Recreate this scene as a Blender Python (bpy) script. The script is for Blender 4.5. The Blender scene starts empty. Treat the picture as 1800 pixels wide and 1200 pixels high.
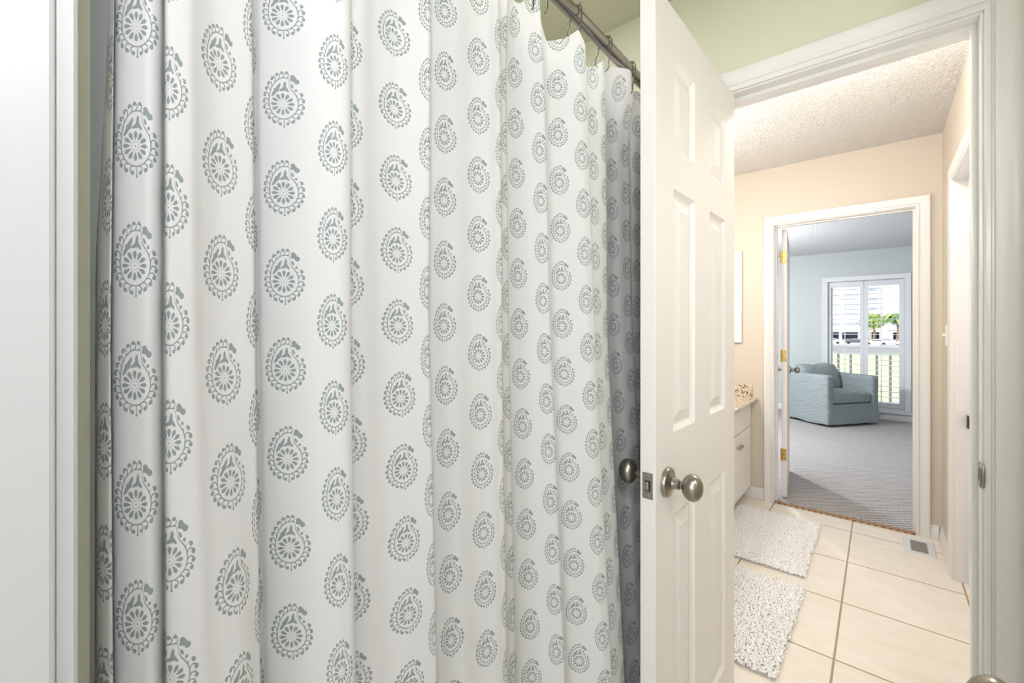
import bpy, bmesh, math, random
from mathutils import Vector, Matrix, noise
random.seed(7)
PI = math.pi
SC = bpy.context.scene
COL = SC.collection

# ------------------------------------------------------------ camera
F_PX, CX, CY, EYE = 758.0, 900.0, 575.0, 1.295
YAW = math.radians(40.43)                       # the lens looks this far left of the depth axis
cam_d = bpy.data.cameras.new('camera'); cam = bpy.data.objects.new('camera', cam_d); COL.objects.link(cam)
cam.location = (0, 0, EYE); cam.rotation_euler = (PI/2, 0, YAW)
cam_d.sensor_width = 36; cam_d.lens = 36*F_PX/1800; cam_d.shift_y = -25/1800; cam_d.clip_start = .02; cam_d.clip_end = 600
SC.camera = cam
# ------------------------------------------------------------ world, exposure
SC.view_settings.view_transform = 'Standard'; SC.view_settings.look = 'None'
SC.view_settings.gamma = 1; SC.view_settings.use_curve_mapping = False; SC.view_settings.exposure = 0.06
w = bpy.data.worlds.new('world'); SC.world = w; w.use_nodes = True
bg = w.node_tree.nodes['Background']; bg.inputs[0].default_value = (.93, .97, 1.0, 1); bg.inputs[1].default_value = 2.6

def sun(rot, e, col):
    l = bpy.data.lights.new('sun', 'SUN'); l.energy = e; l.color = col; l.angle = .02
    o = bpy.data.objects.new('sun', l); COL.objects.link(o); o.rotation_euler = rot
def area(loc, rot, sx, sy, e, col, name='added_fill'):
    l = bpy.data.lights.new(name, 'AREA'); l.shape = 'RECTANGLE'; l.size = sx; l.size_y = sy; l.energy = e; l.color = col
    o = bpy.data.objects.new(name, l); COL.objects.link(o); o.location = loc; o.rotation_euler = rot
    return o
def point(loc, r, e, col):
    l = bpy.data.lights.new('unseen_light', 'POINT'); l.shadow_soft_size = r; l.energy = e; l.color = col
    o = bpy.data.objects.new('unseen_light', l); COL.objects.link(o); o.location = loc
sun((math.radians(52), 0, math.radians(-25)), 3.6, (1, .96, .88))
point((.33, .62, 1.62), .09, 6.2, (.96, .98, 1))                                 # added fill, out of view, to lift the open door's face
area((-.95, .8, 2.42), (0, 0, 0),   .3, .5, 7, (1, .98, .95))                        # extra light over the tub, added to brighten ceiling and curtain
area((.35, -2.3, 1.5), (math.radians(90), 0, 0), 1.9, 1.5, 38, (.93, .97, 1))       # frontal fill added behind the camera, before a windowless wall
point((.20, -.13, 1.85), .07, 17, (.95, .975, 1))                                      # second fill, added beside the camera for the near curtain folds
point((-.05, 2.08, 2.365), .06, 21, (1, .99, .985))                                 # unseen fill added for the vanity ceiling and door face
point((-1.0, 2.6, 1.8), .09, 24, (1, .98, .97))                                   # vanity light
point((-1.6, 5.6, 1.6), .09, 110, (.97, .985, 1))                                    # fill added out of view to light the bedroom evenly
area((-3.1, 6.0, 1.4), (0, math.radians(-90), 0), 1.6, 2.4, 10, (.93, .97, 1))     # cool fill added at the bedroom's windowless side wall

# ------------------------------------------------------------ node helpers
class E:
    """arithmetic on node sockets"""
    nt = None
    def __init__(s, v): s.v = v
    @staticmethod
    def m(op, *a, clamp=False):
        n = E.nt.nodes.new('ShaderNodeMath'); n.operation = op; n.use_clamp = clamp
        for i, x in enumerate(a):
            if isinstance(x, E): E.nt.links.new(x.v, n.inputs[i])
            else: n.inputs[i].default_value = x
        return E(n.outputs[0])
    def __add__(s, o): return E.m('ADD', s, o)
    __radd__ = __add__
    def __sub__(s, o): return E.m('SUBTRACT', s, o)
    def __rsub__(s, o): return E.m('SUBTRACT', o, s)
    def __mul__(s, o): return E.m('MULTIPLY', s, o)
    __rmul__ = __mul__
    def __truediv__(s, o): return E.m('DIVIDE', s, o)
def eabs(a): return E.m('ABSOLUTE', a)
def emax(*a):
    r = a[0]
    for x in a[1:]: r = E.m('MAXIMUM', r, x)
    return r
def emin(a, b): return E.m('MINIMUM', a, b)
def hyp(a, b): return E.m('SQRT', a*a + b*b)
def curve(x, pts):
    n = E.nt.nodes.new('ShaderNodeFloatCurve'); c = n.mapping.curves[0]
    while len(c.points) > 2: c.points.remove(c.points[1])
    c.points[0].location = pts[0]; c.points[-1].location = pts[-1]
    for p in pts[1:-1]: c.points.new(*p)
    for p in c.points: p.handle_type = 'AUTO'
    n.mapping.update(); E.nt.links.new(x.v, n.inputs['Value']); return E(n.outputs[0])

def new_mat(name):
    m = bpy.data.materials.new(name); m.use_nodes = True
    nt = m.node_tree; b = nt.nodes['Principled BSDF']; return m, nt, b
def paint(name, col, rough=.5, bump=0, scale=40, var=0, metal=0, spec=.5, vscale=6, detail=3, coat=0, dist=.002):
    m, nt, b = new_mat(name)
    b.inputs['Base Color'].default_value = (*col, 1); b.inputs['Roughness'].default_value = rough
    b.inputs['Metallic'].default_value = metal; b.inputs['Specular IOR Level'].default_value = spec
    if coat: b.inputs['Coat Weight'].default_value = coat
    tc = nt.nodes.new('ShaderNodeTexCoord')
    if var:
        n = nt.nodes.new('ShaderNodeTexNoise'); n.inputs['Scale'].default_value = vscale; n.inputs['Detail'].default_value = 5
        nt.links.new(tc.outputs['Object'], n.inputs['Vector'])
        r = nt.nodes.new('ShaderNodeMix'); r.data_type = 'RGBA'
        r.inputs[6].default_value = (*[c*(1-var) for c in col], 1); r.inputs[7].default_value = (*[min(1, c*(1+var)) for c in col], 1)
        nt.links.new(n.outputs['Fac'], r.inputs[0]); nt.links.new(r.outputs[2], b.inputs['Base Color'])
    if bump:
        n = nt.nodes.new('ShaderNodeTexNoise'); n.inputs['Scale'].default_value = scale; n.inputs['Detail'].default_value = detail
        nt.links.new(tc.outputs['Object'], n.inputs['Vector'])
        k = nt.nodes.new('ShaderNodeBump'); k.inputs['Strength'].default_value = bump; k.inputs['Distance'].default_value = dist
        nt.links.new(n.outputs['Fac'], k.inputs['Height']); nt.links.new(k.outputs['Normal'], b.inputs['Normal'])
    return m
def popcorn(name, col):
    m, nt, b = new_mat(name); b.inputs['Base Color'].default_value = (*col, 1); b.inputs['Roughness'].default_value = .95
    tc = nt.nodes.new('ShaderNodeTexCoord'); v = nt.nodes.new('ShaderNodeTexVoronoi'); v.inputs['Scale'].default_value = 95
    n = nt.nodes.new('ShaderNodeTexNoise'); n.inputs['Scale'].default_value = 130; n.inputs['Detail'].default_value = 3
    nt.links.new(tc.outputs['Object'], v.inputs['Vector']); nt.links.new(tc.outputs['Object'], n.inputs['Vector'])
    E.nt = nt; h = E(n.outputs['Fac'])*1.2 - E(v.outputs['Distance'])*.8
    k = nt.nodes.new('ShaderNodeBump'); k.inputs['Strength'].default_value = 1; k.inputs['Distance'].default_value = .016
    nt.links.new(h.v, k.inputs['Height']); nt.links.new(k.outputs['Normal'], b.inputs['Normal'])
    return m
def coords():
    tc = E.nt.nodes.new('ShaderNodeTexCoord'); s = E.nt.nodes.new('ShaderNodeSeparateXYZ')
    E.nt.links.new(tc.outputs['Object'], s.inputs[0]); return tc, E(s.outputs[0]), E(s.outputs[1]), E(s.outputs[2])
def mixcol(nt, fac, a, b):
    r = nt.nodes.new('ShaderNodeMix'); r.data_type = 'RGBA'; nt.links.new(fac.v, r.inputs[0])
    for i, c in ((6, a), (7, b)):
        if isinstance(c, tuple): r.inputs[i].default_value = (*c, 1)
        else: nt.links.new(c, r.inputs[i])
    return r.outputs[2]

def tile_mat():
    m, nt, b = new_mat('beige_floor_tile'); E.nt = nt; tc, x, y, z = coords()
    def d(v, off, pitch):
        t = (v - off)/pitch; return eabs(t - E.m('ROUND', t))*pitch
    g = emin(d(x, -.135, .455), d(y, 3.4715, .4585))
    gm = E.m('SUBTRACT', 1.0, (g - .0031)/.0012, clamp=True)
    n = nt.nodes.new('ShaderNodeTexNoise'); n.inputs['Scale'].default_value = 5; n.inputs['Detail'].default_value = 8; n.inputs['Roughness'].default_value = .65; n.inputs['Distortion'].default_value = 1.2
    mp = nt.nodes.new('ShaderNodeMapping'); mp.inputs['Scale'].default_value = (1, 3.2, 1); mp.inputs['Rotation'].default_value = (0, 0, .35)
    nt.links.new(tc.outputs['Object'], mp.inputs[0]); nt.links.new(mp.outputs[0], n.inputs['Vector'])
    k = E.m('MULTIPLY_ADD', E(n.outputs['Fac']), 2.6, -.85, clamp=True)
    stone = mixcol(nt, k, (.84, .765, .655), (.90, .855, .78))
    c = mixcol(nt, gm, stone, (.40, .29, .18))
    nt.links.new(c, b.inputs['Base Color']); b.inputs['Roughness'].default_value = .42
    bp = nt.nodes.new('ShaderNodeBump'); bp.inputs['Strength'].default_value = .5; bp.inputs['Distance'].default_value = .002
    h = 1.0 - gm + E(n.outputs['Fac'])*.15
    nt.links.new(h.v, bp.inputs['Height']); nt.links.new(bp.outputs[0], b.inputs['Normal'])
    return m
def carpet_mat(name='woven_carpet', a=(.20, .185, .185), c=(.76, .725, .71)):
    m, nt, b = new_mat(name); E.nt = nt; tc, x, y, z = coords()
    n = nt.nodes.new('ShaderNodeTexNoise'); n.inputs['Scale'].default_value = 14; n.inputs['Detail'].default_value = 4
    nt.links.new(tc.outputs['Object'], n.inputs['Vector'])
    n2 = nt.nodes.new('ShaderNodeTexNoise'); n2.inputs['Scale'].default_value = 260; nt.links.new(tc.outputs['Object'], n2.inputs['Vector'])
    wx = x + E(n.outputs['Fac'])*.02; wy = y + E(n.outputs['Fac'])*.02
    s1 = E.m('SINE', wx*(2*PI/.036)); s2 = E.m('SINE', wy*(2*PI/.034))
    h = E.m('MULTIPLY_ADD', s1*s2, .9, .5, clamp=True)
    h2 = E.m('MULTIPLY_ADD', E(n2.outputs['Fac']), .9, -.45) + h
    col = mixcol(nt, E.m('MULTIPLY', h2, 1.0, clamp=True), a, c)
    nt.links.new(col, b.inputs['Base Color']); b.inputs['Roughness'].default_value = .95; b.inputs['Specular IOR Level'].default_value = .1
    bp = nt.nodes.new('ShaderNodeBump'); bp.inputs['Strength'].default_value = .7; bp.inputs['Distance'].default_value = .005
    nt.links.new(h2.v, bp.inputs['Height']); nt.links.new(bp.outputs[0], b.inputs['Normal'])
    return m
def granite_mat():
    m, nt, b = new_mat('speckled_granite'); E.nt = nt; tc, x, y, z = coords()
    v = nt.nodes.new('ShaderNodeTexVoronoi'); v.inputs['Scale'].default_value = 120; nt.links.new(tc.outputs['Object'], v.inputs['Vector'])
    sp = nt.nodes.new('ShaderNodeSeparateColor'); nt.links.new(v.outputs['Color'], sp.inputs[0])
    f1 = E.m('MULTIPLY_ADD', E(sp.outputs[0]), 8, -6.1, clamp=True); f2 = E.m('MULTIPLY_ADD', E(sp.outputs[1]), 6, -4.1, clamp=True)
    c = mixcol(nt, f2, (.80, .71, .57), (.52, .38, .25)); c = mixcol(nt, f1, c, (.10, .085, .075))
    nt.links.new(c, b.inputs['Base Color']); b.inputs['Roughness'].default_value = .15
    return m
def bead_mat(name, col, axis, pitch):
    m, nt, b = new_mat(name); E.nt = nt; tc, x, y, z = coords(); v = y if axis == 'y' else x
    t = v/pitch; g = eabs(t - E.m('ROUND', t))*pitch; h = E.m('DIVIDE', g, .0022, clamp=True)
    bp = nt.nodes.new('ShaderNodeBump'); bp.inputs['Strength'].default_value = 1; bp.inputs['Distance'].default_value = .003
    nt.links.new(h.v, bp.inputs['Height']); nt.links.new(bp.outputs[0], b.inputs['Normal'])
    b.inputs['Base Color'].default_value = (*col, 1); b.inputs['Roughness'].default_value = .4
    return m
def grille_mat():
    m, nt, b = new_mat('vent_louvre'); E.nt = nt; tc, x, y, z = coords()
    t = x/.006; g = eabs(t - E.m('ROUND', t)); h = E.m('MULTIPLY', g, 3, clamp=True)
    c = mixcol(nt, h, (.06, .055, .05), (.34, .31, .27)); nt.links.new(c, b.inputs['Base Color']); b.inputs['Roughness'].default_value = .5
    return m
def linen_mat():
    m, nt, b = new_mat('blue_grey_linen'); E.nt = nt; tc, x, y, z = coords()
    n = nt.nodes.new('ShaderNodeTexNoise'); n.inputs['Scale'].default_value = 9; n.inputs['Detail'].default_value = 6; n.inputs['Distortion'].default_value = 1.5
    mp = nt.nodes.new('ShaderNodeMapping'); mp.inputs['Scale'].default_value = (1, 1, 2.2)
    nt.links.new(tc.outputs['Object'], mp.inputs[0]); nt.links.new(mp.outputs[0], n.inputs['Vector'])
    n2 = nt.nodes.new('ShaderNodeTexNoise'); n2.inputs['Scale'].default_value = 180; nt.links.new(tc.outputs['Object'], n2.inputs['Vector'])
    h = E(n.outputs['Fac']) + E(n2.outputs['Fac'])*.12
    bp = nt.nodes.new('ShaderNodeBump'); bp.inputs['Strength'].default_value = .85; bp.inputs['Distance'].default_value = .025
    nt.links.new(h.v, bp.inputs['Height']); nt.links.new(bp.outputs[0], b.inputs['Normal'])
    b.inputs['Base Color'].default_value = (.34, .385, .40, 1); b.inputs['Roughness'].default_value = .9; b.inputs['Specular IOR Level'].default_value = .2
    return m

def paisley_mat(q):
    """block-printed paisley: a ring of petals in a teardrop edged with curls, half-drop repeat"""
    m, nt, b = new_mat('paisley_print_cotton'); E.nt = nt
    uv = nt.nodes.new('ShaderNodeUVMap'); uv.uv_map = 'UVMap'
    sp = nt.nodes.new('ShaderNodeSeparateXYZ'); nt.links.new(uv.outputs[0], sp.inputs[0])
    u = E(sp.outputs[0]); z = E(sp.outputs[1])
    j = E.m('ROUND', u); U = .00016
    x = (u - j)*(q/U)
    par = E.m('PINGPONG', j, 1.0)                      # 0 even, 1 odd
    t = (z - .0465 + par*.05)/.1
    y = (t - E.m('ROUND', t))*(.1/U)
    sm = lambda v, s=2.4: E.m('MULTIPLY_ADD', v, -1.0/s, .5, clamp=True)
    r = hyp(x, y); th = E.m('ARCTAN2', y, x)
    phi = E.m('FRACT', (th/(2*PI)) + (1 - 78/360))
    T0 = 78.0
    ring = [(80.7, 185), (88.5, 185), (101.8, 171), (116.6, 145), (138.6, 113), (170.7, 93), (209, 92), (243, 100.6), (275.4, 105.5), (309, 103), (337, 103), (360, 103), (393.7, 108), (415.6, 115), (428, 130), (434, 160)]
    R = curve(phi, [(0, 185/200)] + [((a - T0)/360, v/200) for a, v in ring] + [(1, 183/200)])*200.0
    cur = [(255, 125), (222, 125), (190, 130), (160, 150), (130, 183), (112, 218), (98, 262), (90, 310), (90, 355), (98, 400), (128, 433), (160, 462), (203, 468), (235, 480), (262, 470), (303, 458), (343, 432), (362, 392), (368, 350), (365, 300), (343, 262), (318, 230), (290, 205)]
    N = len(cur); gp = []
    for i, (a, c) in enumerate(cur):
        an = math.degrees(math.atan2(335 - c, a - 225)) % 360
        if an < T0 - 10: an += 360
        if i == 0: an = max(an, T0 + 3)
        gp.append((min(max((an - T0)/360, .001), .999), (i + .5)/N))
    gp = [p for k, p in enumerate(gp) if k == 0 or p[0] > gp[k-1][0] + .004]
    g = curve(phi, [(0, 0.0)] + gp + [(1, 1.0)])*float(N)
    s = (E.m('FRACT', g) - .5)*37.0
    side = E.m('LESS_THAN', phi, (275 - T0)/360)*2.0 - 1.0
    s = s*side
    bb = r - R
    outline = sm(eabs(bb) - 3.6)
    small = E.m('GREATER_THAN', phi, (396 - T0)/360)
    blob = sm(hyp(s - 6.0, bb - 37.0) - 11.5)
    arc = sm(eabs(hyp(s - 5.0, bb - 20.0) - 18.0) - 3.8)
    arc = arc*E.m('LESS_THAN', s, 6.0)*E.m('GREATER_THAN', bb, 0.0)
    cell = E.m('FLOOR', g)
    notstem = 1.0 - E.m('COMPARE', cell, 13.0, .5)
    edge = E.m('GREATER_THAN', cell, -.5)*E.m('LESS_THAN', cell, N - .5)
    curls = emax(blob, arc)*notstem*edge
    sm_r = hyp(s, bb - 20.0) - 10.0
    curls = curls*(1.0 - small) + sm(sm_r)*small
    stem = emax(sm(eabs(x - 9.0) - 3.0)*E.m('LESS_THAN', y, -104.0)*E.m('GREATER_THAN', y, -158.0), sm(hyp(x - 9.0, y + 158.0) - 7.0))
    # petals
    fa = E.m('FRACT', (th/(2*PI))*12.0 + .5) - .5
    tt = fa*(2*PI/12)*r
    wd = 4.5 + 9.0*E.m('DIVIDE', r - 34.0, 34.0, clamp=True)
    petals = sm((hyp((r - 55.0)/23.0, tt/wd) - 1.0)*10.0)
    hub = emax(sm(r - 4.0), sm(eabs(r - 23.0) - 1.4)*.55)
    def ell(cx, cy, a, bx, rot):
        c, sn = math.cos(math.radians(rot)), math.sin(math.radians(rot))
        dx = x - float(cx); dy = y - float(cy)
        return sm((hyp((dx*c + dy*sn)/a, (dy*c - dx*sn)/bx) - 1.0)*9.0)
    leaves = emax(ell(-54, 82, 36, 10, 58), ell(-34, 114, 36, 10, 62), ell(-42, 100, 18, 16, 30), ell(12, 126, 34, 10, 84), ell(2, 106, 28, 10, 28), ell(24, 104, 24, 9, -48), ell(12, 112, 15, 14, 0))
    bud = emax(sm(hyp(x - 66.0, y - 192.0) - 16.0), sm(hyp(x - 94.0, y - 160.0) - 18.0), sm(hyp(x - 76.0, y - 176.0) - 17.0), sm(hyp(x - 58.0, y - 174.0) - 11.0))
    mask = emax(outline, curls, stem, petals, hub, leaves, bud)
    n = nt.nodes.new('ShaderNodeTexNoise'); n.inputs['Scale'].default_value = 30; n.inputs['Detail'].default_value = 2
    tc = nt.nodes.new('ShaderNodeTexCoord'); nt.links.new(tc.outputs['Object'], n.inputs['Vector'])
    ink = mixcol(nt, E(n.outputs['Fac']), (.30, .345, .335), (.38, .42, .41))
    c = mixcol(nt, mask, (.87, .865, .86), ink)
    nt.links.new(c, b.inputs['Base Color']); b.inputs['Roughness'].default_value = .85; b.inputs['Specular IOR Level'].default_value = .15
    wv = nt.nodes.new('ShaderNodeTexNoise'); wv.inputs['Scale'].default_value = 22; wv.inputs['Detail'].default_value = 4
    mp = nt.nodes.new('ShaderNodeMapping'); mp.inputs['Scale'].default_value = (1, 1, .25)
    nt.links.new(tc.outputs['Object'], mp.inputs[0]); nt.links.new(mp.outputs[0], wv.inputs['Vector'])
    bp = nt.nodes.new('ShaderNodeBump'); bp.inputs['Strength'].default_value = .25; bp.inputs['Distance'].default_value = .004
    nt.links.new(wv.outputs['Fac'], bp.inputs['Height']); nt.links.new(bp.outputs[0], b.inputs['Normal'])
    # thin cotton lets a little light through
    tr = nt.nodes.new('ShaderNodeBsdfTranslucent'); nt.links.new(c, tr.inputs['Color'])
    mx = nt.nodes.new('ShaderNodeMixShader'); mx.inputs[0].default_value = .22
    out = nt.nodes['Material Output']
    nt.links.new(b.outputs[0], mx.inputs[1]); nt.links.new(tr.outputs[0], mx.inputs[2]); nt.links.new(mx.outputs[0], out.inputs['Surface'])
    return m

M = dict(
    trim=paint('white_trim_paint', (.79, .785, .77), .30, .03, 60, dist=.001),
    door=paint('white_door_paint', (.86, .825, .805), .40, .12, 220, dist=.0006),
    nearw=paint('dimmed_white_gloss', (.54, .54, .545), .35),  # white trim greyed to offset the strong light on the near frame
    olive=paint('sage_wall_paint', (.68, .675, .545), .6, .1, 120),
    oliveceil=paint('sage_ceiling_paint', (.60, .59, .46), .7, .1, 120),
    cream=paint('cream_wall_paint', (.65, .585, .495), .6, .1, 120),
    bedwall=paint('pale_grey_wall_paint', (.60, .64, .635), .6, .1, 120),
    backwall=paint('plain_wall_paint', (.7, .7, .68), .6),
    creamceil=popcorn('cream_popcorn', (.97, .94, .90)),
    bedceil=popcorn('white_popcorn', (.90, .91, .93)),
    tile=tile_mat(), carpet=carpet_mat(), binding=carpet_mat('tan_carpet_edge', (.25, .13, .07), (.62, .42, .27)),
    nickel=paint('brushed_nickel', (.34, .305, .265), .30, .1, 200, metal=1, dist=.0004),
    pewter=paint('worn_nickel', (.42, .39, .35), .38, .1, 200, metal=1, dist=.0004),
    wire=paint('dark_nickel_wire', (.20, .18, .15), .3, metal=1),
    steel=paint('polished_steel', (.36, .335, .30), .24, metal=1),
    dark=paint('dark_recess', (.03, .028, .025), .6),
    brass=paint('brass', (.62, .42, .15), .3, metal=1),
    granite=granite_mat(), cab=paint('cream_cabinet_paint', (.90, .865, .81), .4), bead=bead_mat('beadboard_paint', (.90, .865, .81), 'y', .055),
    chenille=paint('white_chenille', (.97, .96, .945), .95), backing=paint('mat_backing', (.7, .68, .65), .9),
    vent=paint('white_metal', (.72, .73, .76), .4), grille=grille_mat(), linen=linen_mat(),
    shutter=paint('white_shutter', (.83, .84, .88), .4), liner=paint('grey_liner', (.86, .89, .92), .5, .3, 12, dist=.01),
    art=paint('pale_print', (.8, .76, .7), .6, 0, 1, .15, vscale=30), mat=paint('white_mount', (.88, .87, .84), .7),
    switch=paint('ivory_plastic', (.86, .82, .74), .35),
    railw=paint('white_rail', (.82, .80, .80), .5), baluster=paint('grey_baluster', (.36, .36, .40), .6),
    deck=paint('grey_deck', (.45, .47, .52), .7), grass=paint('lawn_grass', (.42, .50, .26), .95, 0, 1, .25, vscale=.3),
    road=paint('asphalt', (.42, .42, .44), .9, 0, 1, .15, vscale=.5), stucco=paint('white_stucco', (.74, .75, .80), .8),
    wing=paint('cream_stucco', (.82, .76, .68), .8), win=paint('blue_window_glass', (.45, .52, .64), .2), shade=paint('garage_dark', (.06, .06, .09), .8),
    bark=paint('brown_bark', (.22, .15, .11), .9), leafa=paint('light_leaves', (.30, .42, .10), .8, 0, 1, .3, vscale=2), leafb=paint('dark_leaves', (.12, .22, .08), .8, 0, 1, .3, vscale=2),
    carw=paint('white_car_paint', (.80, .80, .82), .3), card=paint('dark_car_paint', (.10, .11, .14), .3), tyre=paint('tyre', (.03, .03, .03), .8), carg=paint('car_glass', (.05, .06, .08), .1),
)
gl, nt_, b_ = new_mat('window_glass'); b_.inputs['Roughness'].default_value = 0; b_.inputs['Transmission Weight'].default_value = 1; b_.inputs['IOR'].default_value = 1.02
M['glass'] = gl

# ------------------------------------------------------------ mesh helpers
class MB:
    def __init__(s): s.v = []; s.f = []; s.uv = None
    def add(s, vs, fs):
        o = len(s.v); s.v += [tuple(p) for p in vs]; s.f += [tuple(i + o for i in f) for f in fs]; return s
    def box(s, x0, x1, y0, y1, z0, z1):
        return s.add([(x, y, z) for x in (x0, x1) for y in (y0, y1) for z in (z0, z1)],
                     [(0, 1, 3, 2), (4, 6, 7, 5), (0, 4, 5, 1), (2, 3, 7, 6), (0, 2, 6, 4), (1, 5, 7, 3)])
    def tube(s, pts, r, n=10, cap=True):
        pts = [Vector(p) for p in pts]; k = len(pts); rs = r if isinstance(r, (list, tuple)) else [r]*k
        t0 = (pts[1] - pts[0]).normalized(); a = Vector((0, 0, 1)) if abs(t0.z) < .9 else Vector((1, 0, 0))
        nrm = t0.cross(a).normalized(); vs = []; fs = []
        for i, p in enumerate(pts):
            t = (pts[min(i+1, k-1)] - pts[max(i-1, 0)]).normalized()
            nrm = (nrm - t*nrm.dot(t)).normalized(); bn = t.cross(nrm)
            for j in range(n):
                an = 2*PI*j/n; vs.append(p + (nrm*math.cos(an) + bn*math.sin(an))*rs[i])
        for i in range(k-1):
            for j in range(n):
                fs.append((i*n+j, i*n+(j+1) % n, (i+1)*n+(j+1) % n, (i+1)*n+j))
        if cap: fs += [tuple(range(n))[::-1], tuple((k-1)*n+j for j in range(n))]
        return s.add(vs, fs)
    def lathe(s, prof, mp, n=28, sx=None, sz=None):
        """prof [(axial, radius)], mp(axial, a, b) -> point"""
        vs = []; fs = []; k = len(prof)
        for i, (h, r) in enumerate(prof):
            for j in range(n):
                an = 2*PI*j/n
                vs.append(mp(h, r*math.cos(an)*(sx[i] if sx else 1), r*math.sin(an)*(sz[i] if sz else 1)))
        for i in range(k-1):
            for j in range(n): fs.append((i*n+j, i*n+(j+1) % n, (i+1)*n+(j+1) % n, (i+1)*n+j))
        fs += [tuple(range(n))[::-1], tuple((k-1)*n+j for j in range(n))]
        return s.add(vs, fs)
    def ball(s, c, r, n=8, m=6):
        c = Vector(c); r = r if isinstance(r, (tuple, list)) else (r, r, r); vs = []; fs = []
        for i in range(m+1):
            ph = PI*i/m
            for j in range(n):
                a = 2*PI*j/n; vs.append((c.x + r[0]*math.sin(ph)*math.cos(a), c.y + r[1]*math.sin(ph)*math.sin(a), c.z + r[2]*math.cos(ph)))
        for i in range(m):
            for j in range(n): fs.append((i*n+j, (i+1)*n+j, (i+1)*n+(j+1) % n, i*n+(j+1) % n))
        return s.add(vs, fs)
    def sweep(s, path, prof, mp, closed=False):
        """path 2-D (a, z); outward is the left side of travel; prof [(w outward, o off the wall)]"""
        n = len(path); ms = []
        def lft(p, q):
            d = Vector((q[0]-p[0], q[1]-p[1])).normalized(); return Vector((-d.y, d.x))
        for i in range(n):
            l1 = lft(path[i-1], path[i]) if (i > 0 or closed) else None
            l2 = lft(path[i], path[(i+1) % n]) if (i < n-1 or closed) else None
            if l1 is None: ms.append(l2)
            elif l2 is None: ms.append(l1)
            else: ms.append((l1 + l2)/(1 + l1.dot(l2)))
        vs = []; fs = []; k = len(prof)
        for p, mm in zip(path, ms):
            for wd, o in prof: vs.append(mp(p[0] + mm.x*wd, p[1] + mm.y*wd, o))
        for i in range(n if closed else n-1):
            a = i*k; c = ((i+1) % n)*k
            for j in range(k): fs.append((a+j, a+(j+1) % k, c+(j+1) % k, c+j))
        if not closed: fs += [tuple(range(k)), tuple((n-1)*k + j for j in range(k))[::-1]]
        return s.add(vs, fs)
    def build(s, name, mat, parent=None, bevel=0, smooth=False, seg=2, weld=True):
        me = bpy.data.meshes.new(name); me.from_pydata(s.v, [], s.f)
        bm = bmesh.new(); bm.from_mesh(me)
        if weld: bmesh.ops.remove_doubles(bm, verts=bm.verts, dist=1e-5)
        bmesh.ops.recalc_face_normals(bm, faces=bm.faces); bm.to_mesh(me); bm.free()
        o = bpy.data.objects.new(name, me); COL.objects.link(o)
        me.materials.append(M[mat] if isinstance(mat, str) else mat)
        if smooth:
            for p in me.polygons: p.use_smooth = True
            if smooth != 'all': me.set_sharp_from_angle(angle=math.radians(35 if smooth is True else smooth))
        if bevel:
            b = o.modifiers.new('bevel', 'BEVEL'); b.width = bevel; b.segments = seg; b.limit_method = 'ANGLE'; b.angle_limit = math.radians(50)
        if parent: o.parent = parent
        return o
def tag(o, label=None, cat=None, group=None, kind=None):
    if label: o['label'] = label
    if cat: o['category'] = cat
    if group: o['group'] = group
    if kind: o['kind'] = kind
    return o
def struct(o, label=None, cat=None): return tag(o, label, cat, None, 'structure')
def empty(name, loc=(0, 0, 0), rz=0):
    o = bpy.data.objects.new(name, None); o.empty_display_size = .1; COL.objects.link(o); o.location = loc; o.rotation_euler = (0, 0, rz); return o
def children(o): return [c for c in bpy.data.objects if c.parent == o]
def copy_tree(o, parent=None):
    c = o.copy(); COL.objects.link(c); c.parent = parent
    for ch in children(o): copy_tree(ch, c)
    return c
def B(name, mat, parent, *b, bevel=0): 
    m = MB()
    for q in b: m.box(*q)
    return m.build(name, mat, parent, bevel)

# ------------------------------------------------------------ the shell
def wall_y(name, mat, y0, y1, x0, x1, z1, holes=(), label=None):
    """wall across the depth axis with door or window holes (xa, xb, za, zb)"""
    m = MB(); xs = x0
    for xa, xb, za, zb in sorted(holes):
        m.box(xs, xa, y0, y1, 0, z1)
        if za > 0: m.box(xa, xb, y0, y1, 0, za)
        m.box(xa, xb, y0, y1, zb, z1); xs = xb
    m.box(xs, x1, y0, y1, 0, z1)
    o = m.build(name, mat); return struct(o, label, 'wall')
def wall_x(name, mat, x0, x1, y0, y1, z1, holes=(), label=None):
    m = MB(); ys = y0
    for ya, yb, za, zb in sorted(holes):
        m.box(x0, x1, ys, ya, 0, z1); m.box(x0, x1, ya, yb, zb, z1); ys = yb
    m.box(x0, x1, ys, y1, 0, z1)
    return struct(m.build(name, mat), label, 'wall')

# floors
struct(B('floor', 'tile', None, (-1.7, 1.7, -2.5, 3.69, -.06, 0)), 'cream tiled floor with brown grout lines, running from bath to bedroom door', 'floor')
struct(B('floor_bedroom', 'carpet', None, (-3.2, 1.8, 3.705, 8.1, -.06, .004)), 'grey woven carpet floor of the bedroom with the armchair', 'floor')
# ceilings
struct(B('ceiling', 'oliveceil', None, (-1.5, .6, -.1, 1.572, 2.44, 2.52)), 'sage green ceiling above the shower curtain', 'ceiling')
struct(B('ceiling_vanity', 'creamceil', None, (-1.5, .6, 1.572, 3.74, 2.477, 2.55)), 'cream popcorn ceiling between the two doorways', 'ceiling')
struct(B('ceiling_bedroom', 'bedceil', None, (-3.3, 1.9, 3.745, 8.12, 2.40, 2.55)), 'white popcorn ceiling of the bedroom', 'ceiling')
struct(B('ceiling_rear', 'backwall', None, (-1.7, 1.7, -2.5, -.1, 2.44, 2.52)), 'plain ceiling behind the camera doorway', 'ceiling')
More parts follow.
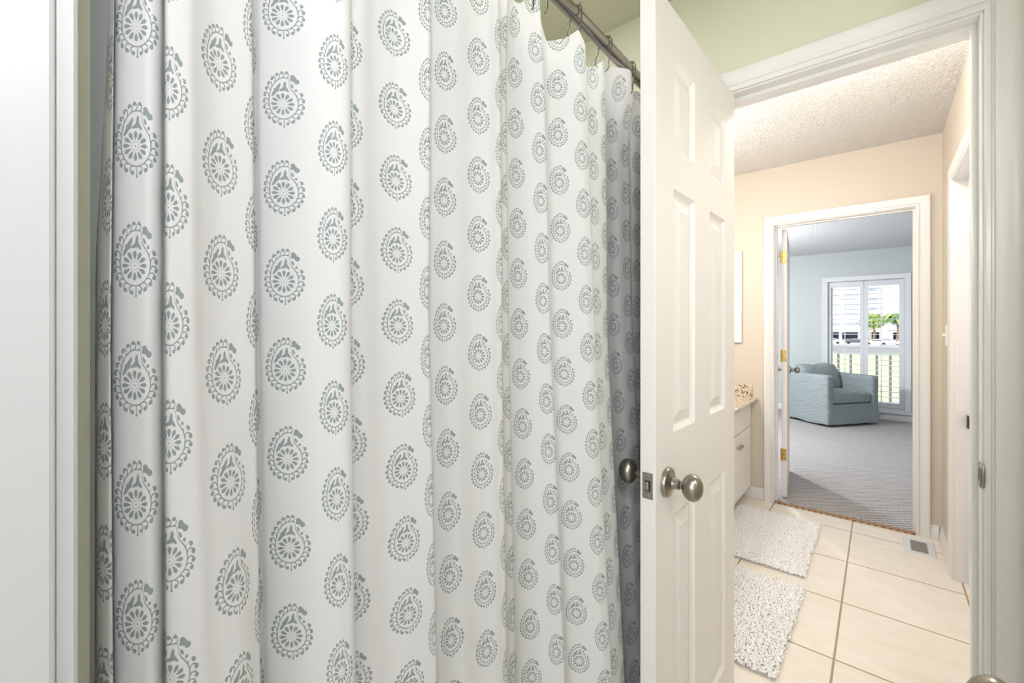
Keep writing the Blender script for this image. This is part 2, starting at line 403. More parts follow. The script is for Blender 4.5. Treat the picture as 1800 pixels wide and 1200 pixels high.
# tub room
NL, NR = -.385, .295                                        # near doorway
wall_y('wall_front', 'olive', -.10, .02, -1.6, 1.6, 2.44, [(NL-.02, NR+.02, 0, 2.06)], 'sage wall holding the near doorway')
struct(B('wall_tub', 'olive', None, (-1.4, -.4895, .0205, .044, 0, 2.44)), 'olive strip of wall at the near end of the shower curtain', 'wall')
struct(B('wall_left', 'olive', None, (-1.5, -1.30, .02, 1.515, 0, 2.44)), 'sage wall along the far side of the tub', 'wall')
struct(B('wall_right', 'olive', None, (.42, .55, .02, 1.515, 0, 2.44)), 'sage wall right of the tub room doorway', 'wall')
DL, DR, DH = -.400, .185, 2.045                              # tub room doorway
o = wall_y('wall_doorway', 'olive', 1.515, 1.572, -1.4, .55, 2.44, [(DL-.02, DR+.02, 0, DH+.02)], 'sage green wall above the wide-open doorway')
wall_y('wall_vanity_front', 'cream', 1.5725, 1.63, -1.4, .55, 2.477, [(DL-.02, DR+.02, 0, DH+.02)], 'cream back of the tub room doorway wall')
# vanity room
wall_x('wall_vanity_right', 'cream', .291, .41, 1.63, 3.69, 2.477, [(2.38, 3.16, 0, 2.065)], 'cream side wall with a closed door, beside the floor vent')
struct(B('wall_vanity_left', 'cream', None, (-1.42, -1.30, 1.63, 3.69, 0, 2.477)), 'cream wall behind the vanity cabinet', 'wall')
BL, BR, BH = -.590, .172, 2.045                              # bedroom doorway
wall_y('wall_bedroom_front', 'cream', 3.69, 3.745, -3.2, 1.8, 2.477, [(BL-.02, BR+.02, 0, BH+.02)], 'cream wall with the framed doorway to the bedroom')
wall_y('wall_bedroom_inside', 'bedwall', 3.7455, 3.80, -3.2, 1.8, 2.477, [(BL-.02, BR+.02, 0, BH+.02)], 'grey inner side of the bedroom doorway wall')
# bedroom
WX0, WX1, WZ0, WZ1 = -.585, .26, .165, 1.965
wall_y('wall_back', 'bedwall', 7.98, 8.12, -3.2, 1.8, 2.4, [(WX0, WX1, WZ0, WZ1)], 'pale grey bedroom wall around the shuttered window')
struct(B('wall_bedroom_left', 'bedwall', None, (-3.3, -3.2, 3.8, 8.12, 0, 2.4)), 'pale grey side wall of the bedroom', 'wall')
struct(B('wall_bedroom_right', 'bedwall', None, (1.8, 1.9, 3.8, 8.12, 0, 2.4)), 'pale grey side wall of the bedroom', 'wall')
struct(B('wall_shade_jog', 'olive', None, (.262, .419, 1.25, 1.5145, 0, 2.44)), 'narrow olive wall jog, added out of view to shade the strip beside the door casing', 'wall')  # unseen jog put in to darken the wall strip by the casing
# room behind the camera
struct(B('wall_rear', 'backwall', None, (-1.6, 1.6, -2.5, -2.4, 0, 2.44)), 'plain wall far behind the camera', 'wall')
struct(B('wall_rear_left', 'backwall', None, (-1.7, -1.6, -2.4, -.1, 0, 2.44)), 'plain side wall behind the camera', 'wall')
struct(B('wall_rear_right', 'backwall', None, (1.6, 1.7, -2.4, -.1, 0, 2.44)), 'plain side wall behind the camera', 'wall')

# ------------------------------------------------------------ trim
CAS = [(0, 0), (0, .009), (.003, .0115), (.010, .0115), (.0125, .0065), (.0155, .0065), (.018, .0115), (.024, .0135), (.040, .0145), (.046, .0175), (.056, .0185), (.060, .0175), (.062, .015), (.062, 0)]
def door_frame(n, a0, a1, h, thick, mp_front, mp_back, label, stop=None, cas=CAS):
    """jamb boards, door stop and casing round an opening; mp(a, z, off the wall face)"""
    e = empty('trim_%d' % n); struct(e, label, 'door frame')
    path = [(a0, 0), (a0, h), (a1, h), (a1, 0)]
    MB().sweep(path, [(0, 0), (.018, 0), (.018, -thick), (0, -thick)], mp_front).build('jamb', 'trim', e, .0015)
    if stop: MB().sweep(path, [(0.001, -stop[0]), (-.011, -stop[0]), (-.011, -stop[1]), (0.001, -stop[1])], mp_front).build('door_stop', 'trim', e, .0015)
    p5 = [(a0-.005, 0), (a0-.005, h+.005), (a1+.005, h+.005), (a1+.005, 0)]
    MB().sweep(p5, [(w_, o_+.0003) for w_, o_ in cas], mp_front).build('casing', 'trim', e, 0, True)
    if mp_back: MB().sweep(p5, [(w_, o_+.0003) for w_, o_ in cas], mp_back).build('casing', 'trim', e, 0, True)
    return e
fr1 = door_frame(1, DL, DR, DH, .115, lambda a, z, o: (a, 1.515-o, z), lambda a, z, o: (a, 1.63+o, z), 'white moulded frame of the doorway the open door hangs in', (.038, .072))
door_frame(2, BL, BR, BH, .11, lambda a, z, o: (a, 3.69-o, z), lambda a, z, o: (a, 3.80+o, z), 'white frame of the bedroom doorway', (.030, .062))
# the near doorway the camera stands in (only its left casing and jamb are in view)
mb = MB(); e = empty('trim_3'); struct(e, 'white near door frame at the left edge of the view', 'door frame')
pN = [(NL, 0), (NL, 2.045), (NR, 2.045), (NR, 0)]
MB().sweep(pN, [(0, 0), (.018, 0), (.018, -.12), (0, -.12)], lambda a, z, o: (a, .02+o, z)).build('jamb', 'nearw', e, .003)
CASN = [(0, 0), (0, .0075), (.002, .0095), (.006, .0095), (.008, .008), (.011, .008), (.014, .0105), (.03, .0115), (.045, .012), (.062, .012), (.062, 0)]
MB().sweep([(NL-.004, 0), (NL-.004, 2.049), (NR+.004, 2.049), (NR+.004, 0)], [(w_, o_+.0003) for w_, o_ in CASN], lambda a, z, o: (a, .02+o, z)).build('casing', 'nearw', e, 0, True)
# side doorway of the vanity room; outward is the left side of travel, so run it far to near
def mx(a, z, o): return (.291-o, -a, z)
door_frame(4, -3.142, -2.398, 2.045, .115, mx, None, 'white frame of the closed side door beside the floor vent', (.05, .085))

BASE = [(0, 0), (.014, 0), (.014, .012), (.012, .055), (.009, .062), (.0085, .070), (.004, .080), (0, .083)]
def baseboard(name, p, q, nrm, mat='trim', label=None):
    p = Vector((*p, 0)); q = Vector((*q, 0)); n = Vector((*nrm, 0)); k = len(BASE)
    vs = [tuple(a + n*(o+.0003) + Vector((0, 0, z+.001))) for a in (p, q) for o, z in BASE]
    fs = [(j, (j+1) % k, k+(j+1) % k, k+j) for j in range(k)] + [tuple(range(k)), tuple(range(k, 2*k))[::-1]]
    return struct(MB().add(vs, fs).build(name, mat, None, 0, True), label, 'baseboard')
baseboard('baseboard_left', (-.80, 3.69), (BL-.068, 3.69), (0, -1), label='short white baseboard between vanity cabinet and bedroom door frame')
baseboard('baseboard_right', (BR+.068, 3.69), (.276, 3.69), (0, -1), label='short white baseboard in the corner behind the floor vent')
baseboard('baseboard_side', (.291, 3.69), (.291, 3.21), (-1, 0), label='white baseboard along the side wall by the floor vent')
baseboard('baseboard_back', (-3.2, 7.98), (1.8, 7.98), (0, -1), label='white baseboard under the shuttered window')
struct(B('trim_5', 'binding', None, (BL, BR, 3.672, 3.712, .0003, .009), bevel=.003), 'tan carpet edge strip across the bedroom doorway', 'threshold')
# casing feet hide behind the plinth of the threshold

# ------------------------------------------------------------ doors
def door_leaf(name, W, Ht, T, stile, mid, parent, mat='door', z0=.012):
    pw = (W - 2*stile - mid)/2
    xs = [0, stile, stile+pw, stile+pw+mid, stile+2*pw+mid, W]
    zs = [z0, .27, .862, 1.052, 1.617, 1.714, 1.922, Ht]
    m = MB()
    for face, sg in ((0, 1), (T, -1)):
        Y = lambda d: face + sg*d
        for i in range(5):
            for j in range(7):
                x0, x1, a, c = xs[i], xs[i+1], zs[j], zs[j+1]
                if i in (1, 3) and j in (1, 3, 5):
                    rings = [(0, 0), (.003, .0035), (.009, .0085), (.012, .010), (.018, .010), (.040, .0035), (.043, .002)]
                    vs = []; fs = []
                    for ins, dep in rings:
                        vs += [(x0+ins, Y(dep), a+ins), (x1-ins, Y(dep), a+ins), (x1-ins, Y(dep), c-ins), (x0+ins, Y(dep), c-ins)]
                    for k in range(len(rings)-1):
                        for q in range(4): fs.append((k*4+q, k*4+(q+1) % 4, k*4+4+(q+1) % 4, k*4+4+q))
                    k = (len(rings)-1)*4; fs.append((k, k+1, k+2, k+3)); m.add(vs, fs)
                else:
                    m.add([(x0, face, a), (x1, face, a), (x1, face, c), (x0, face, c)], [(0, 1, 2, 3)])
    for j in range(7):
        for X in (0, W): m.add([(X, 0, zs[j]), (X, T, zs[j]), (X, T, zs[j+1]), (X, 0, zs[j+1])], [(0, 1, 2, 3)])
    for i in range(5):
        for Z in (z0, Ht): m.add([(xs[i], 0, Z), (xs[i], T, Z), (xs[i+1], T, Z), (xs[i+1], 0, Z)], [(0, 1, 2, 3)])
    return m.build(name, mat, parent, .0012)
def door_knob(parent, x, z, T, side, mat='nickel', label=None):
    """oval knob on a round rose, its axis along local y"""
    mp = (lambda h, a, b: (x+a, T+h, z+b)) if side > 0 else (lambda h, a, b: (x+a, -h, z+b))
    k = MB().lathe([(0, .033), (.006, .033), (.009, .0315), (.0105, .028), (.012, .020), (.016, .013), (.022, .0115), (.030, .0115), (.033, .008), (.036, .008), (.038, .012)], mp, 36).build('door_rose', mat, None, 0, True)
    prof = []; sx = []; sz = []
    for i in range(15):
        a = PI*i/14; prof.append((.0575 - .0215*math.cos(a), max(.0005, .0265*math.sin(a)**.92))); sx.append(.88); sz.append(1.12)
    kb = MB().lathe(prof, mp, 32, sx, sz).build('door_knob', mat, parent, 0, 'all')
    k.parent = kb
    return kb
T = .035
# door_1: the open door in the middle of the picture
d1 = empty('door_1', (-.387, 1.506, 0), math.radians(-91.35)); struct(d1, 'white six-panel door standing wide open beside the shower curtain', 'door')
door_leaf('door_leaf', .60, 2.035, T, .099, .118, d1)
door_knob(d1, .60-.058, .948, T, 1); door_knob(d1, .60-.058, .952, T, -1)
pl = B('latch_plate', 'pewter', d1, (.5998, .6012, .0055, .0295, .922, .979), bevel=.0008)
B('latch_hole', 'dark', pl, (.6010, .6015, .0115, .0245, .9385, .9620))
B('latch_bolt', 'pewter', pl, (.6008, .6050, .0125, .0205, .941, .9595), bevel=.002)
for zz in (.929, .972):
    MB().lathe([(0, .0035), (.0012, .0033), (.0016, .002)], lambda h, a, b, zz=zz: (.6012+h, .0175+a, zz+b), 14).build('screw', 'pewter', pl, 0, True)
for zz in (.25, 1.08, 1.83): B('hinge', 'brass', d1, (-.0025, .0002, .002, .032, zz-.045, zz+.045))
# door_2: bedroom door, open into the bedroom
d2 = empty('door_2', (-.530, 3.818, 0), math.radians(96.4)); struct(d2, 'white six-panel bedroom door with brass hinges, swung open past the frame', 'door')
door_leaf('door_leaf', .755, 2.035, T, .115, .12, d2)
for s_ in (1, -1): door_knob(d2, .755-.06, .917, T, s_, 'pewter')
for zz in (.333, 1.079, 1.826):
    h = MB(); pts = []
    for cx_, cz_, a0 in ((.026, zz+.038, 0), (.026, zz-.038, -90)):
        pass
    h.box(-.0035, .0005, .004, .0305, zz-.045, zz+.045)
    hh = h.build('hinge', 'brass', d2, .006, seg=3)
    MB().tube([(-.006, .036, zz-.046), (-.006, .036, zz+.046)], .0055, 12).build('hinge_pin', 'brass', hh, 0, True)
    for sx_, sz_ in ((.012, -.03), (.022, 0), (.012, .03)):
        MB().lathe([(0, .003), (.0008, .0028)], lambda hh_, a, b: (-.0036-hh_, sx_+a, zz+sz_+b), 10).build('screw', 'dark', hh)
# door_3: the door of the near doorway, open to the right; only its knob reaches the view
d3 = empty('door_3', (.292, .062, 0), math.radians(101.6)); struct(d3, 'near door open to the right, only its nickel knob shows at the bottom edge', 'door')
door_leaf('door_leaf', .64, 2.035, T, .105, .12, d3)
door_knob(d3, .64-.06, .930, T, 1)
# door_4: closed side door
d4 = empty('door_4', (.340, 2.402, 0), math.radians(90)); struct(d4, 'closed white door in the cream side wall, partly hidden by the near frame', 'door')
o = door_leaf('door_leaf', .736, 2.030, T, .11, .12, d4); o.location = (0, -T, 0)
o = B('strike_plate', 'pewter', d4, (.7362, .7385, -.0492, .0005, .785, .858), bevel=.001)
B('latch_plate', 'dark', d4, (.700, .7355, .0002, .006, .790, .852), bevel=.001)
# strike plate of the open door on the right jamb
sp_ = MB(); kk = 12; vs = []
for i in range(kk+1):
    a = -PI/2 + PI*i/kk; vs.append((.029*math.sin(a), .008*math.cos(a)))
prof = [(z, 1.5125-.002-y) for z, y in vs]
pv = []
for X in (DR-.0018, DR+.0002):
    pv += [(X, 1.533, .941-.029)] + [(X, y, .941+z) for z, y in prof] + [(X, 1.533, .941+.029)]
n_ = kk+3
sp_.add(pv, [tuple(range(n_)), tuple(range(n_, 2*n_))[::-1]] + [(i, (i+1) % n_, n_+(i+1) % n_, n_+i) for i in range(n_)])
so = sp_.build('strike_plate', 'steel', fr1)
lp = MB()
for i in range(kk):
    z0_, y0_ = prof[i]; z1_, y1_ = prof[i+1]
    lp.add([(DR-.002, y0_+.001, .941+z0_), (DR+.004, y0_-.0035, .941+z0_), (DR+.004, y1_-.0035, .941+z1_), (DR-.002, y1_+.001, .941+z1_)], [(0, 1, 2, 3)])
o = lp.build('strike_lip', 'steel', so, 0, 'all'); sol = o.modifiers.new('s', 'SOLIDIFY'); sol.thickness = .0015
B('strike_hole', 'dark', so, (DR-.0022, DR-.0015, 1.5215, 1.530, .927, .955))

# ------------------------------------------------------------ shower curtain
Q = .062
# (image column used when measuring, distance along the lens axis, print column) -> plan of the folds
PLAN = [(158, .362, -2.3), (162, .359, -1.7), (172, .356, -1.3), (183, .353, -1), (193, .351, -.84), (191, .378, -.62), (196, .366, -.41), (214, .361, -.20), (236, .361, 0), (262, .364, .25), (280, .373, .42),
        (287.5, .388, .60), (289.5, .386, .80), (291.5, .366, .95), (300, .366, 1.03), (335, .377, 1.4), (360, .394, 1.66), (390, .412, 2), (418, .425, 2.34), (432, .431, 2.62), (447, .438, 2.87), (446, .468, 3.12), (452, .486, 3.32), (461, .484, 3.57), (500, .486, 4),
        (541, .489, 4.44), (565, .493, 4.75), (583, .498, 5), (604, .505, 5.3), (615, .513, 5.47), (612, .545, 5.8), (619, .549, 6.06), (640, .555, 6.38), (668, .578, 6.62), (700, .597, 7), (728, .611, 7.42),
        (742, .618, 7.75), (753, .624, 8.06), (752, .655, 8.34), (758, .676, 8.56), (780, .686, 9), (804, .700, 9.42), (820, .715, 9.62), (840, .729, 10), (862, .739, 10.4), (872, .746, 10.65),
        (881, .752, 11.05), (880, .785, 11.5), (885, .808, 11.75), (893, .815, 12.05), (892, .838, 12.36), (896, .853, 12.6), (912, .861, 13), (930, .862, 13.42), (941, .860, 13.62), (956, .860, 14.03),
        (967, .864, 14.3), (965, .886, 14.48), (971, .898, 14.62), (989, .902, 15), (1009, .900, 15.42), (1018, .898, 15.62), (1033, .896, 16), (1045, .908, 16.4), (1040, .94, 17), (1043, .952, 17.68),
        (1050, .958, 18), (1058, .968, 18.45), (1063, .978, 18.85), (1066, .985, 19.05), (1064, 1.045, 19.9), (1068, 1.100, 20.56), (1078, 1.118, 21), (1092, 1.130, 21.45), (1104, 1.150, 22), (1110, 1.160, 22.3), (1107, 1.195, 23),
        (1112, 1.190, 23.6), (1120, 1.200, 24), (1133, 1.245, 24.6), (1148, 1.27, 25.2), (1150, 1.33, 25.8), (1165, 1.36, 26.5), (1182, 1.39, 27.2), (1192, 1.405, 27.8)]
TOPO = [(-2.3, 32), (-1.7, 25), (-1, 12), (-.84, 6), (-.4, 4), (0, 3), (.95, -1), (1.4, -4), (2, -6), (3, -5), (4, -3), (5, 6), (5.4, 1), (6, 0), (7, -9), (8.1, 3), (9, 1), (10, -1), (11, -2), (12.6, -6), (13, -10), (14, -12), (15, -10), (16, -15), (18, -10), (19, -4), (21, -6), (22, -10), (23, -6), (24, 0), (28, 0)]
BOTO = [(-2.3, -9), (-1.7, -8), (-1, -4), (-.84, 4), (0, 6), (.6, 1), (.95, 1), (1.4, 15), (2, 33), (2.87, 9), (3.3, 9), (4, 13), (5, 17), (5.47, 8), (6, 8), (7, 20), (8.06, 12), (9, 13), (10, 15), (11, 8), (12, 10), (13, 21), (14, 21), (15, 28), (16, 26), (18, 28), (19, 27), (21, 33), (22, 30), (24, 16), (28, 6)]
def lerp(x, t):
    if x <= t[0][0]: return t[0][1]
    for (a, b), (c, d) in zip(t, t[1:]):
        if x <= c: return b + (d-b)*(x-a)/(c-a)
    return t[-1][1]
def plan_at(z):
    s, c = math.sin(YAW), math.cos(YAW); P = []
    for px, d, u in PLAN:
        y = CY + (EYE-z)*F_PX/d; y = max(-60, min(1500, y))
        if y < 570: off = lerp(u, TOPO)*(570-y)/490
        else: off = lerp(u, BOTO)*min(1.35, (y-570)/550)
        t = (px + off - CX)/F_PX
        P.append((u, -s*d + c*t*d, max(.049, min(1.49, c*d + s*t*d))))
    return P
def pchip(xs, ys, q):
    n = len(xs); h = [xs[i+1]-xs[i] for i in range(n-1)]; dl = [(ys[i+1]-ys[i])/h[i] for i in range(n-1)]
    m = [dl[0]] + [0 if dl[i-1]*dl[i] <= 0 else (3*(h[i-1]+h[i]))/((2*h[i]+h[i-1])/dl[i-1] + (h[i]+2*h[i-1])/dl[i]) for i in range(1, n-1)] + [dl[-1]]
    out = []; i = 0
    for x in q:
        while i < n-2 and x > xs[i+1]: i += 1
        t = (x-xs[i])/h[i]; a = (1+2*t)*(1-t)**2; b = t*(1-t)**2; c = t*t*(3-2*t); d = t*t*(t-1)
        out.append(a*ys[i] + b*h[i]*m[i] + c*ys[i+1] + d*h[i]*m[i+1])
    return out
ZT = [(-3, 1.93), (13.4, 1.945), (14.05, 1.965), (14.35, 1.955), (14.62, 1.892), (15.2, 1.896), (15.8, 1.910), (16.3, 1.895), (17, 1.865), (18, 1.872), (18.7, 1.895), (19.1, 1.912), (19.8, 1.93), (20.6, 1.954), (21, 1.956), (22.3, 1.956), (23, 1.945), (24, 1.946), (26, 1.92), (28, 1.93)]
UQ = []; u_ = -2.3
while u_ < 27.8: UQ.append(u_); u_ += .05
rows = 72; verts = []; uvs = []; fcs = []; nU = len(UQ)
for r_ in range(rows+1):
    f = r_/rows
    zm = 1.95 - f*(1.95-.12)
    P = plan_at(min(zm, 1.9)); xs = [p[0] for p in P]
    X = pchip(xs, [p[1] for p in P], UQ); Y = pchip(xs, [p[2] for p in P], UQ)
    for i, uu in enumerate(UQ):
        top = lerp(uu, ZT)
        z = top - f*(top-.12)
        # between hooks the heading puckers a little
        k = max(0, (z-1.72)/.2)**2
        if 19.6 < uu < 22.8 and z > 1.80: k2 = min(1, (z-1.80)/.13)*min(1, (uu-19.6)/.9, (22.8-uu)/.5); X[i] += .020*k2*k2*(3-2*k2)
        X_ = X[i] + k*.010*math.sin(uu*2.1 + .6) + .0012*noise.noise(Vector((Y[i]*9, X[i]*9, z*3)))
        verts.append((X_, Y[i], z)); uvs.append((uu, z + k*.004*math.sin(uu*1.7)))
for r_ in range(rows):
    for i in range(nU-1): fcs.append((r_*nU+i, (r_+1)*nU+i, (r_+1)*nU+i+1, r_*nU+i+1))
me = bpy.data.meshes.new('shower_curtain'); me.from_pydata(verts, [], fcs)
ul = me.uv_layers.new(name='UVMap')
for l in me.loops: ul.data[l.index].uv = uvs[l.vertex_index]
for p in me.polygons: p.use_smooth = True
me.materials.append(paisley_mat(Q))
sc = bpy.data.objects.new('shower_curtain', me); COL.objects.link(sc)
tag(sc, 'white shower curtain with grey-green paisley block print hanging in folds from the rod', 'shower curtain')
# liner inside the tub
lv = []; lf = []; nl = 150
for r_ in range(25):
    z = 1.93 - r_*(1.75/24)
    for i in range(nl):
        y = .052 + i*(1.44/(nl-1)); lv.append((-.585 + .010*math.sin(y*42) + .004*math.sin(y*97+z*2), y, z))
for r_ in range(24):
    for i in range(nl-1): lf.append((r_*nl+i, (r_+1)*nl+i, (r_+1)*nl+i+1, r_*nl+i+1))
tag(MB().add(lv, lf).build('shower_liner', 'liner', None, 0, 'all', weld=False), 'plain grey shower liner hanging behind the paisley curtain at its near end', 'curtain liner')
# rod
RX, RZ = -.502, 1.973
rod = empty('curtain_rod', (RX, .046, RZ)); tag(rod, 'brushed steel shower curtain rod running to the far wall', 'curtain rod')
MB().tube([(0, 0, 0), (0, 1.468, 0)], .0145, 24).build('rod', 'steel', rod, 0, True)
for yy, sg in ((0.0, 1), (1.468, -1)):
    MB().lathe([(0, .032), (.006, .031), (.012, .022), (.03, .018)], lambda h, a, b: (a, yy+sg*h, b), 24).build('flange', 'steel', rod, 0, True)
# rings
rg = empty('curtain_ring', (RX, .8, RZ))
wr = MB(); pts = []
for i in range(13):
    a = math.radians(100 - i*15); pts.append((.0185*math.cos(a)+.001, 0, .0185*math.sin(a)))
pts = [(.0185*math.cos(math.radians(a)), 0, .0185*math.sin(math.radians(a))) for a in (100, 80, 60, 40, 20, 0, -20)]
pts += [(.0165, .001, -.016), (.012, .002, -.03), (.009, .002, -.042), (.010, .001, -.054), (.008, 0, -.062), (.003, 0, -.064)]
wr.tube(pts, .0014, 6)
pts = [(.0185*math.cos(math.radians(a)), 0.004, .0185*math.sin(math.radians(a))) for a in (80, 100, 120, 140, 160, 180, 200)]
pts += [(-.021, .004, -.018), (-.026, .004, -.026), (-.024, .004, -.034), (-.028, .004, -.042)]
wr.tube(pts, .0014, 6); wr.build('wire', 'wire', rg, 0, 'all')
for i in range(5):
    a = math.radians(60 + i*17); MB().ball((.0195*math.cos(a), .002, .0195*math.sin(a)), .0036, 10, 8).build('bead', 'wire', rg, 0, 'all')
ringY = [.062, .185, .310, .435, .560, .683, .80, .932, 1.065, 1.125, 1.29, 1.42]
desc = ['curtain ring next in from the near end of the rod', 'curtain ring on the rod, out of the picture above', 'curtain ring on the rod above the near folds', 'curtain ring on the rod above the middle folds', 'curtain ring above the tall middle folds',
        'curtain ring whose wire meets the cloth at the top edge of the picture', 'beaded wire curtain ring on the rod, the largest one fully in view', 'beaded wire curtain ring, second fully visible one down the rod', 'beaded wire curtain ring at the corner of the fold beside the open door',
        'small beaded curtain ring half hidden by the open door', 'curtain ring on the rod behind the open door', 'curtain ring nearest the far wall behind the door']
for i, yy in enumerate(ringY):
    c = rg if i == 0 else copy_tree(rg)
    c.location = (RX, yy, RZ); c.rotation_euler = (0, 0, [0, .1, -.1, .12][i % 4])
    tag(c, desc[i], 'curtain ring', 'beaded wire rings along the curtain rod')

# ------------------------------------------------------------ vanity
vc = empty('vanity_cabinet', (-1.29, 2.075, 0)); tag(vc, 'cream vanity cabinet with beadboard doors under the granite countertop', 'cabinet')
B('body', 'cab', vc, (0, .527, 0, 1.608, .085, .742), (0, .46, .01, 1.608, .002, .085))
for i in range(4):
    y0 = 1.608 - .4*(i+1) + .002; y1 = 1.608 - .4*i - .002
    dd = MB().box(.527, .545, y0, y1, .095, .545).build('door', 'cab', vc, .002)
    pn = MB().box(.545, .5462, y0+.05, y1-.05, .145, .495).build('panel', 'bead', dd)
    k = y1-.033 if i % 2 else y0+.033
    MB().lathe([(0, .006), (.008, .005), (.014, .006), (.018, .013), (.024, .0145), (.029, .010), (.030, .002)], lambda h, a, b, k=k: (.545+h, k+a, .467+b), 18).build('knob', 'pewter', dd, 0, True)
    B('drawer', 'cab', vc, (.527, .545, y0, y1, .552, .728), bevel=.002)
ct = empty('countertop', (-1.298, 2.05, .7425)); tag(ct, 'speckled beige granite countertop with a low splash against the wall', 'countertop')
B('slab', 'granite', ct, (0, .598, 0, 1.6395, 0, .024), bevel=.010)
B('side_splash', 'granite', ct, (.02, .560, 1.6195, 1.6395, .0242, .115), bevel=.002)
B('back_splash', 'granite', ct, (0, .02, 0, 1.6395, .0242, .115), bevel=.002)

# picture on the wall above the counter
pf = empty('picture_frame', (-1.08, 3.69, 1.176)); tag(pf, 'white framed picture on the cream wall above the granite splash', 'picture')
FR = [(0, .004), (0, .016), (.006, .020), (.030, .022), (.036, .026), (.050, .026), (.052, .022), (.052, .001), (0, .001)]
MB().sweep([(.052, .052), (.052, .652), (.223, .652), (.223, .052)], FR, lambda a, z, o: (a, -o, z), True).build('frame', 'trim', pf, 0, True)
B('mount', 'mat', pf, (.05, .225, -.008, -.002, .05, .654))
B('print', 'art', pf, (.085, .195, -.0095, -.008, .13, .57))
# light switch
ls = empty('light_switch', (.291, 3.44, 1.25)); tag(ls, 'ivory light switch on the cream wall beside the side door frame', 'light switch')
B('plate', 'switch', ls, (-.006, -.0003, -.036, .036, -.058, .058), bevel=.002)
B('toggle', 'switch', ls, (-.020, -.006, -.005, .005, -.006, .010), bevel=.001)

# floor vent
fv = empty('floor_vent', (.107, 3.365, 0)); tag(fv, 'white metal floor vent set in the tiles near the side door', 'floor vent')
fm = MB().sweep([(.036, .036), (.036, .205), (.107, .205), (.107, .036)], [(0, .003), (.003, .007), (.028, .006), (.034, .001), (0, .001)], lambda a, z, o: (a, z, o), True)
fm.build('frame', 'vent', fv, 0, True)
B('grille', 'grille', fv, (.034, .109, .034, .207, .0008, .0035))

# ------------------------------------------------------------ chenille bath mats
def bath_mat(x0, x1, y0, y1, seed, label):
    rnd = random.Random(seed); cx_, cy_ = (x0+x1)/2, (y0+y1)/2
    e = empty('bath_mat', (cx_, cy_, 0)); tag(e, label, 'bath mat', 'white chenille bath mats on the tiles')
    B('backing', 'backing', e, (x0-cx_, x1-cx_, y0-cy_, y1-cy_, .001, .005))
    bm = bmesh.new(); bmesh.ops.create_icosphere(bm, subdivisions=1, radius=1)
    bv = [v.co.copy() for v in bm.verts]; bf = [tuple(v.index for v in f.verts) for f in bm.faces]; bm.free()
    m = MB(); st = .0074
    nx = int((x1-x0)/st)+2; ny = int((y1-y0)/st)+2
    for i in range(nx):
        for j in range(ny):
            x = x0 + (i-.5+rnd.uniform(-.45, .45))*st; y = y0 + (j-.5+rnd.uniform(-.45, .45))*st
            if i == 0 or j == 0 or i == nx-1 or j == ny-1:
                x += rnd.uniform(-.006, .006); y += rnd.uniform(-.006, .006)
            ax = Vector((rnd.gauss(0, 1), rnd.gauss(0, 1), rnd.gauss(0, .7))).normalized()
            R_ = ax.to_track_quat('Z', 'Y').to_matrix(); L = rnd.uniform(.0055, .0085); r = rnd.uniform(.0036, .0047)
            c = Vector((x-cx_, y-cy_, .013 + rnd.uniform(-.001, .003)))
            m.add([c + R_ @ Vector((v.x*r, v.y*r, v.z*L)) for v in bv], bf)
    m.v = [(a, b, max(.003, c)) for a, b, c in m.v]
    tag(m.build('pile', 'chenille', e, 0, 'all', weld=False), kind='stuff')
    return e
bath_mat(-.765, -.295, 2.665, 3.440, 3, 'white chenille bath mat lying beside the bedroom doorway, farther from the tub')
m2 = bath_mat(-.80, -.285, 1.83, 2.550, 5, 'white chenille bath mat cut off by the bottom edge beside the open door')
m2.rotation_euler = (0, 0, math.radians(-.8))

# ------------------------------------------------------------ armchair
def soft(name, x0, x1, y0, y1, z0, z1, bev, parent, crown=0, wr=.004, seed=0, shape=None):
    bm = bmesh.new(); bmesh.ops.create_cube(bm, size=1)
    for v in bm.verts: v.co = Vector(((x0+x1)/2 + v.co.x*(x1-x0), (y0+y1)/2 + v.co.y*(y1-y0), (z0+z1)/2 + v.co.z*(z1-z0)))
    bmesh.ops.bevel(bm, geom=list(bm.edges), offset=bev, segments=4, profile=.5, affect='EDGES')
    bmesh.ops.subdivide_edges(bm, edges=[e_ for e_ in bm.edges if e_.calc_length() > .08], cuts=9, use_grid_fill=True)
    for v in bm.verts:
        c = v.co; fx = (c.x-x0)/(x1-x0)*2-1; fy = (c.y-y0)/(y1-y0)*2-1
        if crown and c.z > (z0+z1)/2: c.z += crown*(1-fx*fx)*(1-fy*fy)
        nn = noise.noise_vector(Vector((c.x*9+seed, c.y*9, c.z*13)))
        v.co = c + nn*wr
        if shape: v.co = shape(v.co)
    me = bpy.data.meshes.new(name); bm.to_mesh(me); bm.free()
    for p in me.polygons: p.use_smooth = True
    me.materials.append(M['linen']); o = bpy.data.objects.new(name, me); COL.objects.link(o); o.parent = parent
    sb = o.modifiers.new('s', 'SUBSURF'); sb.levels = 1; sb.render_levels = 1
    return o
AW, AD = .855, .70
ac = empty('armchair', (-.505, 6.85, .004), math.atan2(.807, .5906)); tag(ac, 'pale blue-grey slipcovered armchair on the carpet by the window', 'armchair')
